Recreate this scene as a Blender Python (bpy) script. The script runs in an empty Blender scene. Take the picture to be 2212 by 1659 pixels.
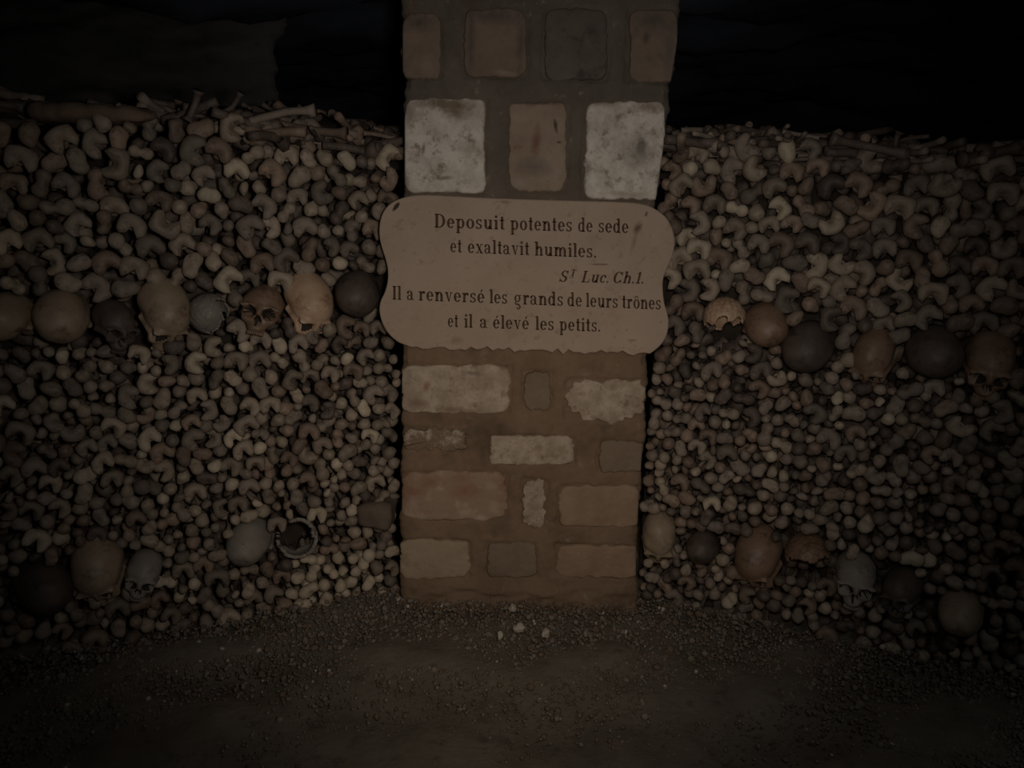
import bpy, bmesh, math, random
import numpy as np
from mathutils import Matrix, Vector

random.seed(7)
RNG = np.random.default_rng(11)
SC = bpy.context.scene
COL = SC.collection

# ------------------------------------------------------------------ camera
W_PX, H_PX, F_PX = 2212, 1659, 1671.0
CAM = np.array((0.0, -2.6, 1.365))
PITCH, ROLL = math.radians(11.57), math.radians(1.8)
_f = np.array((0, math.cos(PITCH), -math.sin(PITCH)))
_u0 = np.array((0, math.sin(PITCH), math.cos(PITCH)))
_r0 = np.array((1.0, 0, 0))
_r = math.cos(ROLL) * _r0 + math.sin(ROLL) * _u0
_u = -math.sin(ROLL) * _r0 + math.cos(ROLL) * _u0
cd = bpy.data.cameras.new('camera')
cam = bpy.data.objects.new('camera', cd)
COL.objects.link(cam)
M = Matrix.Identity(4)
for i in range(3):
    M[i][0], M[i][1], M[i][2], M[i][3] = _r[i], _u[i], -_f[i], CAM[i]
cam.matrix_world = M
cd.sensor_width = 36.0
cd.lens = 36.0 * F_PX / W_PX
cd.clip_start = 0.02
SC.camera = cam

# ------------------------------------------------------------------ world, lamps, exposure
wd = bpy.data.worlds.new('world')
SC.world = wd
wd.use_nodes = True
wd.node_tree.nodes['Background'].inputs[0].default_value = (0.10, 0.16, 0.34, 1)
wd.node_tree.nodes['Background'].inputs[1].default_value = 0.012


def spot(name, loc, target, power, color, size_deg, blend, radius):
    l = bpy.data.lights.new(name, 'SPOT')
    l.energy, l.color = power, color
    l.spot_size, l.spot_blend, l.shadow_soft_size = math.radians(size_deg), blend, radius
    o = bpy.data.objects.new(name, l)
    COL.objects.link(o)
    o.location = loc
    o.rotation_euler = (Vector(target) - Vector(loc)).to_track_quat('-Z', 'Y').to_euler()
    return o


spot('gallery_lamp', (0.10, -2.35, 1.42), (-0.05, 0.0, 1.14), 38.5, (1.0, 0.915, 0.83), 87, 1.0, 0.07)
spot('low_lamp', (0.05, -1.75, 0.75), (-0.03, 0.0, 0.40), 6.5, (1.0, 0.76, 0.53), 84, 1.0, 0.12)
spot('added_floor_fill', (0.75, -2.5, 2.1), (0.55, -1.25, 0.0), 10.0, (0.98, 1.0, 0.98), 140, 1.0, 0.25)  # added fill spot without a fixture, brightens the floor

SC.view_settings.view_transform = 'Standard'
SC.view_settings.look = 'None'
SC.view_settings.gamma = 1.0
SC.view_settings.use_curve_mapping = False
SC.view_settings.exposure = 0.0


# ------------------------------------------------------------------ measuring helpers
def ray(px, py):
    d = _f * F_PX + _r * (px - W_PX / 2) - _u * (py - H_PX / 2)
    return d / np.linalg.norm(d)


def on_y(px, py, y=0.0):
    d = ray(px, py)
    return CAM + d * ((y - CAM[1]) / d[1])


def on_floor(px, py, z=0.0):
    d = ray(px, py)
    return CAM + d * ((z - CAM[2]) / d[2])


class Wall:
    """front plane of one bank of stacked bones"""

    def __init__(self, x0, y0, slope, sign):
        self.p0 = np.array((x0, y0, 0.0))
        t = np.array((sign, -slope, 0.0))
        self.t = t / np.linalg.norm(t)
        n = np.array((-sign * slope, -1.0, 0.0))
        self.n = n / np.linalg.norm(n)
        self.sign = sign

    def hit(self, px, py, off=0.0):
        d = ray(px, py)
        k = np.dot(self.p0 + self.n * off - CAM, self.n) / np.dot(d, self.n)
        p = CAM + d * k
        return float(np.dot(p - self.p0, self.t)), float(p[2])

    def at(self, u, z, off=0.0):
        p = self.p0 + self.t * u + self.n * off
        return np.array((p[0], p[1], z))


LW = Wall(on_y(866, 700)[0] - 0.005, 0.08, 0.50, -1)
RW = Wall(on_y(1425, 500)[0] - 0.01, 0.08, 0.42, +1)


# ------------------------------------------------------------------ noise
class Noise:
    def __init__(self, seed, freq, octaves=3):
        r = np.random.default_rng(seed)
        self.k, self.ph, self.a = [], [], []
        for o in range(octaves):
            for _ in range(7):
                v = r.normal(size=3)
                self.k.append(v / np.linalg.norm(v) * freq * 2 ** o * r.uniform(.7, 1.35))
                self.ph.append(r.uniform(0, 6.28))
                self.a.append(0.5 ** o / 2.6)
        self.k, self.ph, self.a = np.array(self.k), np.array(self.ph), np.array(self.a)

    def __call__(self, P):
        return (np.sin(np.asarray(P) @ self.k.T * 6.2832 + self.ph) * self.a).sum(-1)


# ------------------------------------------------------------------ mesh helpers
def mesh(name, V, F, mats=(), mi=None, smooth=True):
    me = bpy.data.meshes.new(name)
    V = np.asarray(V, float)
    if isinstance(F, np.ndarray):
        n, k = F.shape
        me.vertices.add(len(V))
        me.vertices.foreach_set('co', V.astype(np.float32).ravel())
        me.loops.add(n * k)
        me.loops.foreach_set('vertex_index', F.astype(np.int32).ravel())
        me.polygons.add(n)
        me.polygons.foreach_set('loop_start', np.arange(0, n * k, k, dtype=np.int32))
        me.update(calc_edges=True)
    else:
        me.from_pydata([tuple(v) for v in V], [], F)
    for m in mats:
        me.materials.append(m)
    if mi is not None:
        me.polygons.foreach_set('material_index', np.asarray(mi, np.int32))
    if smooth:
        me.polygons.foreach_set('use_smooth', np.ones(len(me.polygons), bool))
    me.validate()
    me.update()
    return me


def link(name, me, parent=None, loc=None):
    o = bpy.data.objects.new(name, me)
    COL.objects.link(o)
    if parent is not None:
        o.parent = parent
    if loc is not None:
        o.location = loc
    return o


def tag(o, label=None, cat=None, group=None, kind=None):
    if label:
        o['label'] = label
    if cat:
        o['category'] = cat
    if group:
        o['group'] = group
    if kind:
        o['kind'] = kind
    return o


def grid_faces(nr, nc, closed=False):
    f = []
    for i in range(nr - 1):
        for j in range(nc if closed else nc - 1):
            a, b = i * nc + j, i * nc + (j + 1) % nc
            f.append((a, b, b + nc, a + nc))
    return f


_ico = {}


def ico(sub):
    if sub not in _ico:
        bm = bmesh.new()
        bmesh.ops.create_icosphere(bm, subdivisions=sub, radius=1.0)
        V = np.array([v.co[:] for v in bm.verts])
        F = np.array([[v.index for v in f.verts] for f in bm.faces])
        bm.free()
        _ico[sub] = (V / np.linalg.norm(V, axis=1)[:, None], F)
    return _ico[sub]


def tube(path, radii, seg=10, cap=True):
    path = np.asarray(path, float)
    V, F = [], []
    for i, p in enumerate(path):
        t = path[min(i + 1, len(path) - 1)] - path[max(i - 1, 0)]
        t = t / np.linalg.norm(t)
        a = np.cross(t, (0.31, 0.17, 0.93))
        a /= np.linalg.norm(a)
        b = np.cross(t, a)
        for j in range(seg):
            w = 2 * math.pi * j / seg
            V.append(p + radii[i] * (math.cos(w) * a + math.sin(w) * b))
    for i in range(len(path) - 1):
        for j in range(seg):
            a, b = i * seg + j, i * seg + (j + 1) % seg
            F += [(a, b, b + seg), (a, b + seg, a + seg)]
    if cap:
        for i, rev in ((0, True), (len(path) - 1, False)):
            c = len(V)
            V.append(path[i])
            for j in range(seg):
                a, b = i * seg + j, i * seg + (j + 1) % seg
                F.append((b, a, c) if rev else (a, b, c))
    return np.array(V), np.array(F)


def join(*parts):
    V, F, n = [], [], 0
    for v, f in parts:
        V.append(v)
        F.append(f + n)
        n += len(v)
    return np.concatenate(V), np.concatenate(F)


# signed distances
def ell(P, c, r):
    q = (P - np.array(c)) / np.array(r)
    l = np.linalg.norm(q, axis=-1)
    return (l - 1) * min(r)


def cap(P, a, b, r):
    a, b = np.array(a, float), np.array(b, float)
    h = np.clip(((P - a) @ (b - a)) / np.dot(b - a, b - a), 0, 1)
    return np.linalg.norm(P - a - h[..., None] * (b - a), axis=-1) - r


def smin(a, b, k):
    h = np.clip(.5 + .5 * (b - a) / k, 0, 1)
    return b * (1 - h) + a * h - k * h * (1 - h)


def ssub(a, b, k):
    return -smin(-a, b, k)


def project(sdf, center, sub, rmax, steps=56):
    D, F = ico(sub)
    c = np.array(center, float)
    n = len(D)
    hi, lo = np.full(n, rmax), np.full(n, 0.0)
    done = np.zeros(n, bool)
    ts = np.linspace(rmax, 0, steps)
    for i in range(1, steps):
        ins = sdf(c + D * ts[i]) < 0
        new = ins & ~done
        hi[new], lo[new] = ts[i - 1], ts[i]
        done |= ins
    for _ in range(14):
        m = (hi + lo) / 2
        ins = sdf(c + D * m[:, None]) < 0
        lo = np.where(ins, m, lo)
        hi = np.where(ins, hi, m)
    return c + D * lo[:, None], F


# ------------------------------------------------------------------ materials
def new_mat(name, rough=0.85, spec=0.25):
    m = bpy.data.materials.new(name)
    m.use_nodes = True
    nt = m.node_tree
    b = nt.nodes['Principled BSDF']
    b.inputs['Roughness'].default_value = rough
    b.inputs['Specular IOR Level'].default_value = spec
    return m, nt, b


def nd(nt, t, **kw):
    n = nt.nodes.new(t)
    for k, v in kw.items():
        setattr(n, k, v)
    return n


def c4(c):
    return (c[0], c[1], c[2], 1.0)


def mixc(nt, fac, a, b, mode='MIX'):
    n = nd(nt, 'ShaderNodeMix', data_type='RGBA', blend_type=mode)
    for idx, v in ((0, fac), (6, a), (7, b)):
        if hasattr(v, 'type') and not isinstance(v, (int, float, tuple)):
            nt.links.new(v, n.inputs[idx])
        else:
            n.inputs[idx].default_value = v if idx == 0 else c4(v)
    return n.outputs[2]


def noise_fac(nt, co, scale, lo, hi, detail=7.0, rough=.68, stretch=None, seed=0.0):
    mp = nd(nt, 'ShaderNodeMapping')
    nt.links.new(co, mp.inputs[0])
    mp.inputs['Location'].default_value = (seed, seed * 1.7, seed * .6)
    if stretch:
        mp.inputs['Scale'].default_value = stretch
    t = nd(nt, 'ShaderNodeTexNoise')
    t.inputs['Scale'].default_value = scale
    t.inputs['Detail'].default_value = detail
    t.inputs['Roughness'].default_value = rough
    nt.links.new(mp.outputs[0], t.inputs['Vector'])
    r = nd(nt, 'ShaderNodeMapRange')
    r.inputs[1].default_value, r.inputs[2].default_value = lo, hi
    nt.links.new(t.outputs[0], r.inputs[0])
    return r.outputs[0]


def bump(nt, b, co, scale, strength, dist=0.004, detail=5.0):
    t = nd(nt, 'ShaderNodeTexNoise')
    t.inputs['Scale'].default_value = scale
    t.inputs['Detail'].default_value = detail
    nt.links.new(co, t.inputs['Vector'])
    bp = nd(nt, 'ShaderNodeBump')
    bp.inputs['Strength'].default_value = strength
    bp.inputs['Distance'].default_value = dist
    nt.links.new(t.outputs[0], bp.inputs['Height'])
    nt.links.new(bp.outputs[0], b.inputs['Normal'])


def mottled(name, c1, c2, c3=None, scale=9.0, rough=.88, spec=.2, lo=.35, hi=.65, lo3=.55, hi3=.7,
            bscale=70, bstr=.5, seed=0.0, stretch=None, vary=0.0, stains=()):
    m, nt, b = new_mat(name, rough, spec)
    co = nd(nt, 'ShaderNodeTexCoord').outputs['Object']
    col = mixc(nt, noise_fac(nt, co, scale, lo, hi, stretch=stretch, seed=seed), c1, c2)
    if c3:
        col = mixc(nt, noise_fac(nt, co, scale * 1.6, lo3, hi3, seed=seed + 4.3, detail=6), col, c3)
    for q in stains:
        col = stain(nt, co, np.array((POFF[0], POFF[1], 0)), 0.0, col, *q)
    if vary:
        oi = nd(nt, 'ShaderNodeObjectInfo')
        mr = nd(nt, 'ShaderNodeMapRange')
        mr.inputs[3].default_value, mr.inputs[4].default_value = 1 - vary, 1 + vary
        nt.links.new(oi.outputs['Random'], mr.inputs[0])
        cc = nd(nt, 'ShaderNodeCombineColor')
        for i in range(3):
            nt.links.new(mr.outputs[0], cc.inputs[i])
        col = mixc(nt, 1.0, col, cc.outputs[0], 'MULTIPLY')
    nt.links.new(col, b.inputs['Base Color'])
    bump(nt, b, co, bscale, bstr)
    return m


def stain(nt, co, off, Y, col, px, py, rx, ry, ang, c, soft=.5, amt=1.0):
    p = on_y(px, py, Y) - off
    s = (1671 / 2.6)
    mp = nd(nt, 'ShaderNodeMapping', vector_type='TEXTURE')
    nt.links.new(co, mp.inputs[0])
    mp.inputs['Location'].default_value = (p[0], p[1], p[2])
    mp.inputs['Rotation'].default_value = (0, math.radians(ang), 0)
    mp.inputs['Scale'].default_value = (rx / s, .2, ry / s)
    ln = nd(nt, 'ShaderNodeVectorMath', operation='LENGTH')
    nt.links.new(mp.outputs[0], ln.inputs[0])
    nz = noise_fac(nt, co, 45, .2, .8, seed=px * .01)
    ad = nd(nt, 'ShaderNodeMath', operation='MULTIPLY_ADD')
    nt.links.new(nz, ad.inputs[0])
    ad.inputs[1].default_value = .7
    nt.links.new(ln.outputs['Value'], ad.inputs[2])
    mr = nd(nt, 'ShaderNodeMapRange')
    mr.inputs[1].default_value, mr.inputs[2].default_value = 1.35, 1.35 - soft
    mr.inputs[3].default_value, mr.inputs[4].default_value = 0, amt
    nt.links.new(ad.outputs[0], mr.inputs[0])
    return mixc(nt, mr.outputs[0], col, c)


# bone colours, each a colour of its own
BONE = {
    'tan': mottled('bone_tan', (.28, .22, .162), (.38, .31, .235), (.17, .122, .085), scale=16, rough=.6, spec=.4, bscale=120, bstr=.4, vary=.36),
    'brown': mottled('bone_brown', (.205, .145, .105), (.30, .22, .165), (.125, .082, .058), scale=16, rough=.6, spec=.4, bscale=120, bstr=.4, vary=.36),
    'grey': mottled('bone_grey', (.215, .172, .135), (.305, .25, .20), (.13, .10, .076), scale=16, rough=.65, spec=.35, bscale=120, bstr=.4, vary=.36),
    'pale': mottled('bone_pale', (.44, .36, .26), (.58, .49, .37), (.30, .22, .14), scale=18, rough=.6, spec=.4, bscale=120, bstr=.4, vary=.15),
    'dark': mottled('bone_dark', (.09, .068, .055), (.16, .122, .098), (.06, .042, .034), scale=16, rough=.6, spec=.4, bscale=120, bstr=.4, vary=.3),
}
SKULL = {
    'amber': mottled('skull_amber', (.50, .33, .21), (.64, .46, .32), (.30, .175, .10), scale=11, rough=.5, spec=.5, bscale=60, bstr=.3),
    'tan': mottled('skull_tan', (.29, .215, .145), (.42, .32, .225), (.17, .11, .07), scale=11, rough=.5, spec=.5, bscale=60, bstr=.3),
    'brown': mottled('skull_brown', (.20, .125, .08), (.31, .20, .135), (.11, .065, .042), scale=11, rough=.5, spec=.5, bscale=60, bstr=.3),
    'grey': mottled('skull_grey', (.24, .215, .18), (.33, .295, .25), (.15, .12, .095), scale=11, rough=.6, spec=.4, bscale=60, bstr=.3),
    'dark': mottled('skull_dark', (.075, .056, .046), (.125, .095, .078), (.05, .036, .03), scale=11, rough=.55, spec=.4, bscale=60, bstr=.3),
}
M_EARTH_SOCKET_SHADE = mottled('packed_earth_socket_shade', (.035, .027, .021), (.06, .047, .036), scale=12, bscale=30, bstr=.8)  # earth of the banks, also the painted shade inside skull sockets and noses
M_ROCK = mottled('cave_rock', (.052, .051, .048), (.078, .075, .070), (.030, .030, .029), scale=2.2, bscale=14, bstr=1.0,
                 stretch=(1, 1, 3.5))
M_CEIL = mottled('ceiling_rock', (.030, .036, .050), (.045, .052, .070), (.018, .022, .032), scale=2.0, bscale=12, bstr=1.0, stretch=(.5, 2, 2))
M_FLOOR = mottled('trodden_floor', (.175, .152, .122), (.235, .205, .165), (.12, .104, .082), scale=7, bscale=45, bstr=.9, rough=.95, spec=.1)

# ------------------------------------------------------------------ the setting
def struct(name, V, F, m, smooth=True):
    return tag(link(name, mesh(name, V, F, [m], smooth=smooth)), kind='structure')


NF = Noise(3, 2.3, 4)
xs, ys = np.linspace(-2.6, 2.6, 150), np.linspace(-3.4, 3.2, 190)
X, Y = np.meshgrid(xs, ys)
P = np.stack([X.ravel(), Y.ravel(), np.zeros(X.size)], 1)
P[:, 2] = NF(P) * .010 - .004
struct('floor', P, np.array(grid_faces(len(ys), len(xs))), M_FLOOR)

NC = Noise(5, .9, 5)
xs, ys = np.linspace(-6.5, 6.5, 150), np.linspace(-3.4, 4.2, 110)
X, Y = np.meshgrid(xs, ys)
P = np.stack([X.ravel(), Y.ravel(), np.zeros(X.size)], 1)
P[:, 2] = 2.24 + NC(P * (0.6, 1.6, 1)) * .07
struct('ceiling', P, np.array(grid_faces(len(ys), len(xs)))[:, ::-1], M_CEIL)

xs, zs = np.linspace(-6.5, 6.5, 150), np.linspace(-.1, 2.45, 60)
X, Z = np.meshgrid(xs, zs)
P = np.stack([X.ravel(), np.zeros(X.size), Z.ravel()], 1)
P[:, 1] = 3.3 + NC(P * (.7, 1, 3.0)) * .18
struct('wall_back', P, np.array(grid_faces(len(zs), len(xs))), M_CEIL)


def slab_block(name, x0, x1, y0, y1, z0, z1, m, amp, n, stretch):
    """rough hewn block: front, right and left faces as one displaced sheet"""
    loop = []
    for x in np.linspace(x0, x1, n):
        loop.append((x, y0))
    for y in np.linspace(y0, y1, n // 2)[1:]:
        loop.append((x1 - (y - y0) * 1.1, y))
    loop = [(x0, y) for y in np.linspace(y1, y0, n // 2)[:-1]] + loop
    zs = np.linspace(z0, z1, n)
    P = np.array([(x, y, z) for z in zs for x, y in loop])
    d = NC(P * stretch * 1.7) * amp
    cx, cy = (x0 + x1) / 2, (y0 + y1) / 2 + .2
    dirs = P[:, :2] - (cx, cy)
    dirs /= np.linalg.norm(dirs, axis=1)[:, None]
    P[:, :2] += dirs * d[:, None]
    F = grid_faces(n, len(loop))
    top = [(n - 1) * len(loop) + j for j in range(len(loop))]
    return struct(name, P, F + [tuple(top)], m)


# rock face standing on the left bank, its corner at the dark gap
pr = on_y(603, 120, .75)
slab_block('wall_left', -3.4, pr[0] - .04, .75, 1.9, 1.45, 2.32, M_ROCK, .05, 70, np.array((.8, 1, 3.2)))

# ------------------------------------------------------------------ banks of bone: earth core behind the stacked ends
TOP_L = [(0, 262), (100, 268), (220, 262), (330, 268), (430, 258), (520, 272), (620, 285), (700, 290), (750, 300), (800, 325), (868, 322)]
TOP_R = [(1440, 345), (1500, 330), (1560, 305), (1650, 312), (1740, 305), (1830, 345), (1940, 335), (2050, 355), (2130, 355), (2212, 370)]


def top_profile(wall, pts):
    q = sorted(wall.hit(*p) for p in pts)
    return np.array([a for a, _ in q]), np.array([b for _, b in q])


TL, TR = top_profile(LW, TOP_L), top_profile(RW, TOP_R)


def ztop(side, u):
    t = TL if side == 'L' else TR
    return np.interp(u, t[0], t[1])


def bank(name, wall, side, umax):
    us = np.linspace(-.02, umax, 40)
    n_b = np.linspace(0, 2.1, 36)
    nb = Noise(21 if side == 'L' else 22, 2.0, 3)
    P = []
    for z01 in np.linspace(0, 1, 14):
        for u in us:
            P.append(wall.at(u, -.05 + z01 * (ztop(side, u) - .0), -.24))
    for k in n_b[1:]:
        for u in us:
            z = ztop(side, u) - .05 + min(k, .45) * .25
            p = wall.at(u, z, 0)
            p[1] += .24 + k
            p[2] += nb(p) * .05
            P.append(p)
    P = np.array(P)
    return struct(name, P, grid_faces(14 + len(n_b) - 1, len(us)), M_EARTH_SOCKET_SHADE)


bank('wall_left_bank', LW, 'L', 1.75)
bank('wall_right_bank', RW, 'R', 1.75)

# ------------------------------------------------------------------ pillar
M_MORTAR_T = None


def mortar_material():
    m, nt, b = new_mat('lime_mortar', .92, .12)
    co = nd(nt, 'ShaderNodeTexCoord').outputs['Object']
    n1 = noise_fac(nt, co, 6.0, .35, .65)
    lowc = mixc(nt, n1, (.215, .143, .090), (.29, .20, .132))
    topc = mixc(nt, n1, (.128, .104, .083), (.18, .149, .12))
    sep = nd(nt, 'ShaderNodeSeparateXYZ')
    nt.links.new(co, sep.inputs[0])
    mr = nd(nt, 'ShaderNodeMapRange')
    mr.inputs[1].default_value, mr.inputs[2].default_value = 1.05, 1.55
    nt.links.new(sep.outputs[2], mr.inputs[0])
    # light put into the mortar colour: neutral above the plaque, warm brown below
    col = mixc(nt, mr.outputs[0], lowc, topc)
    col = mixc(nt, noise_fac(nt, co, 24, .60, .75, detail=6, seed=3), col, (.33, .27, .20))
    col = mixc(nt, noise_fac(nt, co, 3.0, .56, .74, detail=4, seed=8), col, (.13, .09, .06))
    nt.links.new(col, b.inputs['Base Color'])
    bump(nt, b, co, 55, .7)
    return m


PIL = bpy.data.objects.new('stone_pillar', None)
COL.objects.link(PIL)
base_c = on_floor(1120, 1313)
PIL.location = (base_c[0], .28, 0)
tag(PIL, 'square rubble-stone pillar with wide mortar joints, standing between the two bone walls', 'pillar')
POFF = np.array(PIL.location)

M_MORTAR = mortar_material()
ST = {
    'pale': mottled('stone_pale', (.60, .49, .375), (.42, .325, .235), (.30, .21, .145), scale=17, lo=.38, hi=.60, lo3=.52, hi3=.68, bscale=45, bstr=.8, seed=1, stains=(
        (922, 833, 9, 16, 15, (.33, .165, .095), .8, .8), (900, 868, 36, 16, 8, (.29, .205, .14), .8, .9), (980, 884, 60, 8, 3, (.30, .21, .145), .8, .8),
        (1022, 806, 26, 6, 6, (.28, .21, .155), .7, .8), (880, 840, 12, 60, 0, (.40, .315, .24), .9, .8), (1156, 1090, 22, 60, 14, (.27, .215, .165), 1.0, .55),
        (1165, 965, 14, 12, 0, (.33, .25, .18), .8, .8))),
    'white': mottled('stone_limewashed', (.80, .73, .64), (.52, .455, .375), (.30, .25, .195), scale=16, lo=.40, hi=.66, lo3=.53, hi3=.68, bscale=45, bstr=.9, seed=2, stains=(
        (965, 226, 85, 16, 2, (.23, .17, .115), .7, .95), (985, 243, 40, 18, 0, (.21, .15, .10), .9, .9), (886, 250, 16, 34, 0, (.36, .29, .23), .8, .8),
        (958, 385, 26, 6, -5, (.24, .18, .13), .8, .8), (915, 322, 5, 16, 8, (.22, .17, .13), .7, .8), (1385, 318, 14, 24, 0, (.17, .16, .14), .5, .95),
        (1375, 335, 42, 34, 20, (.33, .30, .255), 1.0, .8), (1400, 232, 40, 16, 0, (.30, .22, .165), .8, .8), (1300, 225, 40, 8, 0, (.40, .33, .26), .8, .7),
        (1350, 420, 60, 8, 3, (.42, .34, .26), .8, .7))),
    'pink': mottled('stone_pink', (.58, .43, .31), (.42, .29, .20), (.33, .16, .10), scale=8, lo3=.60, hi3=.75, bscale=45, bstr=.7, seed=3),
    'red': mottled('stone_red', (.38, .27, .19), (.33, .19, .125), (.50, .38, .28), scale=7, lo=.47, hi=.62, lo3=.53, hi3=.66, bscale=45, bstr=.7, seed=4, stains=(
        (1005, 1060, 46, 22, 0, (.33, .17, .11), .9, .95), (930, 1040, 34, 20, 0, (.30, .17, .11), .9, .85), (1060, 1048, 18, 14, 0, (.47, .35, .26), .8, .8),
        (1068, 1095, 18, 20, 0, (.47, .36, .27), .8, .8), (893, 1085, 18, 24, 0, (.46, .35, .265), .9, .8), (990, 1088, 11, 12, 0, (.47, .36, .27), .7, .8),
        (955, 1112, 70, 10, 2, (.42, .30, .215), .8, .8))),
    'brown': mottled('stone_brown', (.40, .285, .195), (.32, .22, .145), (.50, .38, .28), scale=9, lo3=.62, hi3=.78, bscale=45, bstr=.7, seed=5),
    'dun': mottled('stone_dun', (.29, .215, .15), (.24, .175, .12), (.40, .31, .23), scale=9, lo3=.62, hi3=.78, bscale=45, bstr=.7, seed=6),
    'grey': mottled('stone_grey', (.125, .105, .085), (.17, .145, .115), (.08, .07, .058), scale=8, bscale=45, bstr=.7, seed=7),
    'rust': mottled('stone_rust', (.27, .20, .15), (.21, .155, .118), (.16, .128, .10), scale=8, lo3=.55, hi3=.75, bscale=45, bstr=.7, seed=8, stains=(
        (905, 50, 50, 26, 0, (.115, .093, .075), 1.0, .9), (1070, 35, 75, 22, 0, (.12, .098, .08), 1.0, .9), (1018, 95, 12, 80, 0, (.125, .10, .083), .9, .85),
        (1125, 95, 12, 80, 0, (.135, .108, .09), .9, .8), (1410, 45, 60, 30, 0, (.125, .105, .085), 1.0, .9), (1445, 110, 16, 60, 0, (.15, .13, .108), .9, .8),
        (1090, 158, 30, 7, 6, (.33, .25, .19), .8, .8), (925, 140, 24, 24, 0, (.31, .235, .17), 1.0, .7), (1395, 82, 10, 16, 10, (.10, .08, .065), .8, .8))),
}
# (x0, y0, x1, y1 in the photograph, colour, raggedness px, corner)
STONES = [
    (868, 28, 953, 172, 'rust', 3, .25), (1002, 18, 1138, 168, 'rust', 3, .2), (1176, 18, 1312, 174, 'grey', 3, .18), (1360, 20, 1466, 178, 'rust', 3, .2),
    (872, 212, 1048, 417, 'white', 4, .10), (1099, 220, 1224, 414, 'pink2', 4, .16), (1264, 220, 1440, 432, 'white', 5, .10),
    (866, 788, 1102, 893, 'pale', 5, .18), (1132, 803, 1190, 886, 'dun', 4, .3), (1224, 817, 1397, 909, 'pale', 10, .55),
    (869, 926, 1008, 972, 'pale2', 9, .3), (1058, 941, 1240, 1004, 'pale', 4, .12), (1294, 952, 1391, 1020, 'dun', 3, .2),
    (866, 1018, 1096, 1124, 'red', 5, .22), (1130, 1036, 1178, 1140, 'pale', 6, .35), (1207, 1048, 1385, 1138, 'brown', 4, .2),
    (862, 1166, 1014, 1250, 'dun2', 4, .25), (1052, 1172, 1160, 1247, 'dun', 3, .2), (1202, 1178, 1378, 1248, 'brown', 4, .2),
]
ST['pink2'] = mottled('stone_rosy', (.40, .31, .23), (.31, .22, .16), (.24, .135, .09), scale=8, lo3=.58, hi3=.72, bscale=45, bstr=.7, seed=9, stains=(
    (1158, 310, 13, 40, 4, (.21, .105, .07), .8, .8), (1200, 272, 5, 16, -14, (.09, .07, .055), .5, .9), (1207, 308, 6, 3, 0, (.1, .075, .055), .5, .8),
    (1150, 360, 50, 24, 0, (.20, .165, .13), .9, .8), (1120, 395, 24, 16, 0, (.40, .34, .27), .9, .7), (1160, 222, 60, 6, 0, (.17, .12, .085), .7, .8)))
ST['pale2'] = mottled('stone_worn', (.50, .42, .32), (.26, .185, .12), (.22, .15, .10), scale=14, lo=.42, hi=.52, bscale=45, bstr=.7, seed=10)
ST['dun2'] = mottled('stone_ochre', (.47, .36, .255), (.41, .31, .215), (.33, .24, .165), scale=8, bscale=45, bstr=.7, seed=11)

EL = [(0, 869), (170, 871), (415, 873), (600, 868), (770, 866), (900, 870), (1050, 868), (1200, 862), (1270, 866), (1312, 868)]
ER = [(0, 1467), (90, 1466), (180, 1451), (240, 1447), (430, 1420), (600, 1410), (770, 1401), (920, 1394), (1000, 1388), (1080, 1383), (1200, 1377), (1322, 1377)]
el = sorted((on_y(x, y)[2], on_y(x, y)[0]) for y, x in EL)
er = sorted((on_y(x, y)[2], on_y(x, y)[0]) for y, x in ER)
elz, elx = np.array(el).T
erz, erx = np.array(er).T
rects = []
for s in STONES:
    a, b_ = on_y(s[0], s[1]), on_y(s[2], s[3])
    rects.append((min(a[0], b_[0]), max(a[0], b_[0]), min(a[2], b_[2]), max(a[2], b_[2])))
NP1, NP2, NP3 = Noise(31, 5, 3), Noise(32, 30, 2), Noise(33, 4, 3)
zs = np.linspace(-.06, 2.30, 300)
nx = 116
P = []
for z in zs:
    xl, xr = np.interp(z, elz, elx), np.interp(z, erz, erx)
    if z > elz[-1]:
        xl, xr = elx[-1], erx[-1] + (z - erz[-1]) * .02
    P += [(x, 0, z) for x in np.linspace(xl, xr, nx)]
P = np.array(P)
dep = np.zeros(len(P))
for x0, x1, z0, z1 in rects:
    cx, cz, hx, hz = (x0 + x1) / 2, (z0 + z1) / 2, (x1 - x0) / 2, (z1 - z0) / 2
    qx, qz = np.abs(P[:, 0] - cx) - hx, np.abs(P[:, 2] - cz) - hz
    d = np.hypot(np.maximum(qx, 0), np.maximum(qz, 0)) + np.minimum(np.maximum(qx, qz), 0)
    dep = np.maximum(dep, .017 * np.clip(.55 + .75 * NP3(P * 1.7), .1, 1) * np.exp(-((d + .001) / .0065) ** 2))
    dep = np.maximum(dep, .010 * (d < 0))
P[:, 1] = dep + NP1(P) * .0035 + NP2(P) * .0012
# dressed base course stands a little proud
basem = 1 / (1 + np.exp((P[:, 2] - np.interp(P[:, 0], [-.4, .45], [.092, .092])) / .006))
P[:, 1] -= basem * (.012 + .006 * NP3(P * (1, 1, 3)))
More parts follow.
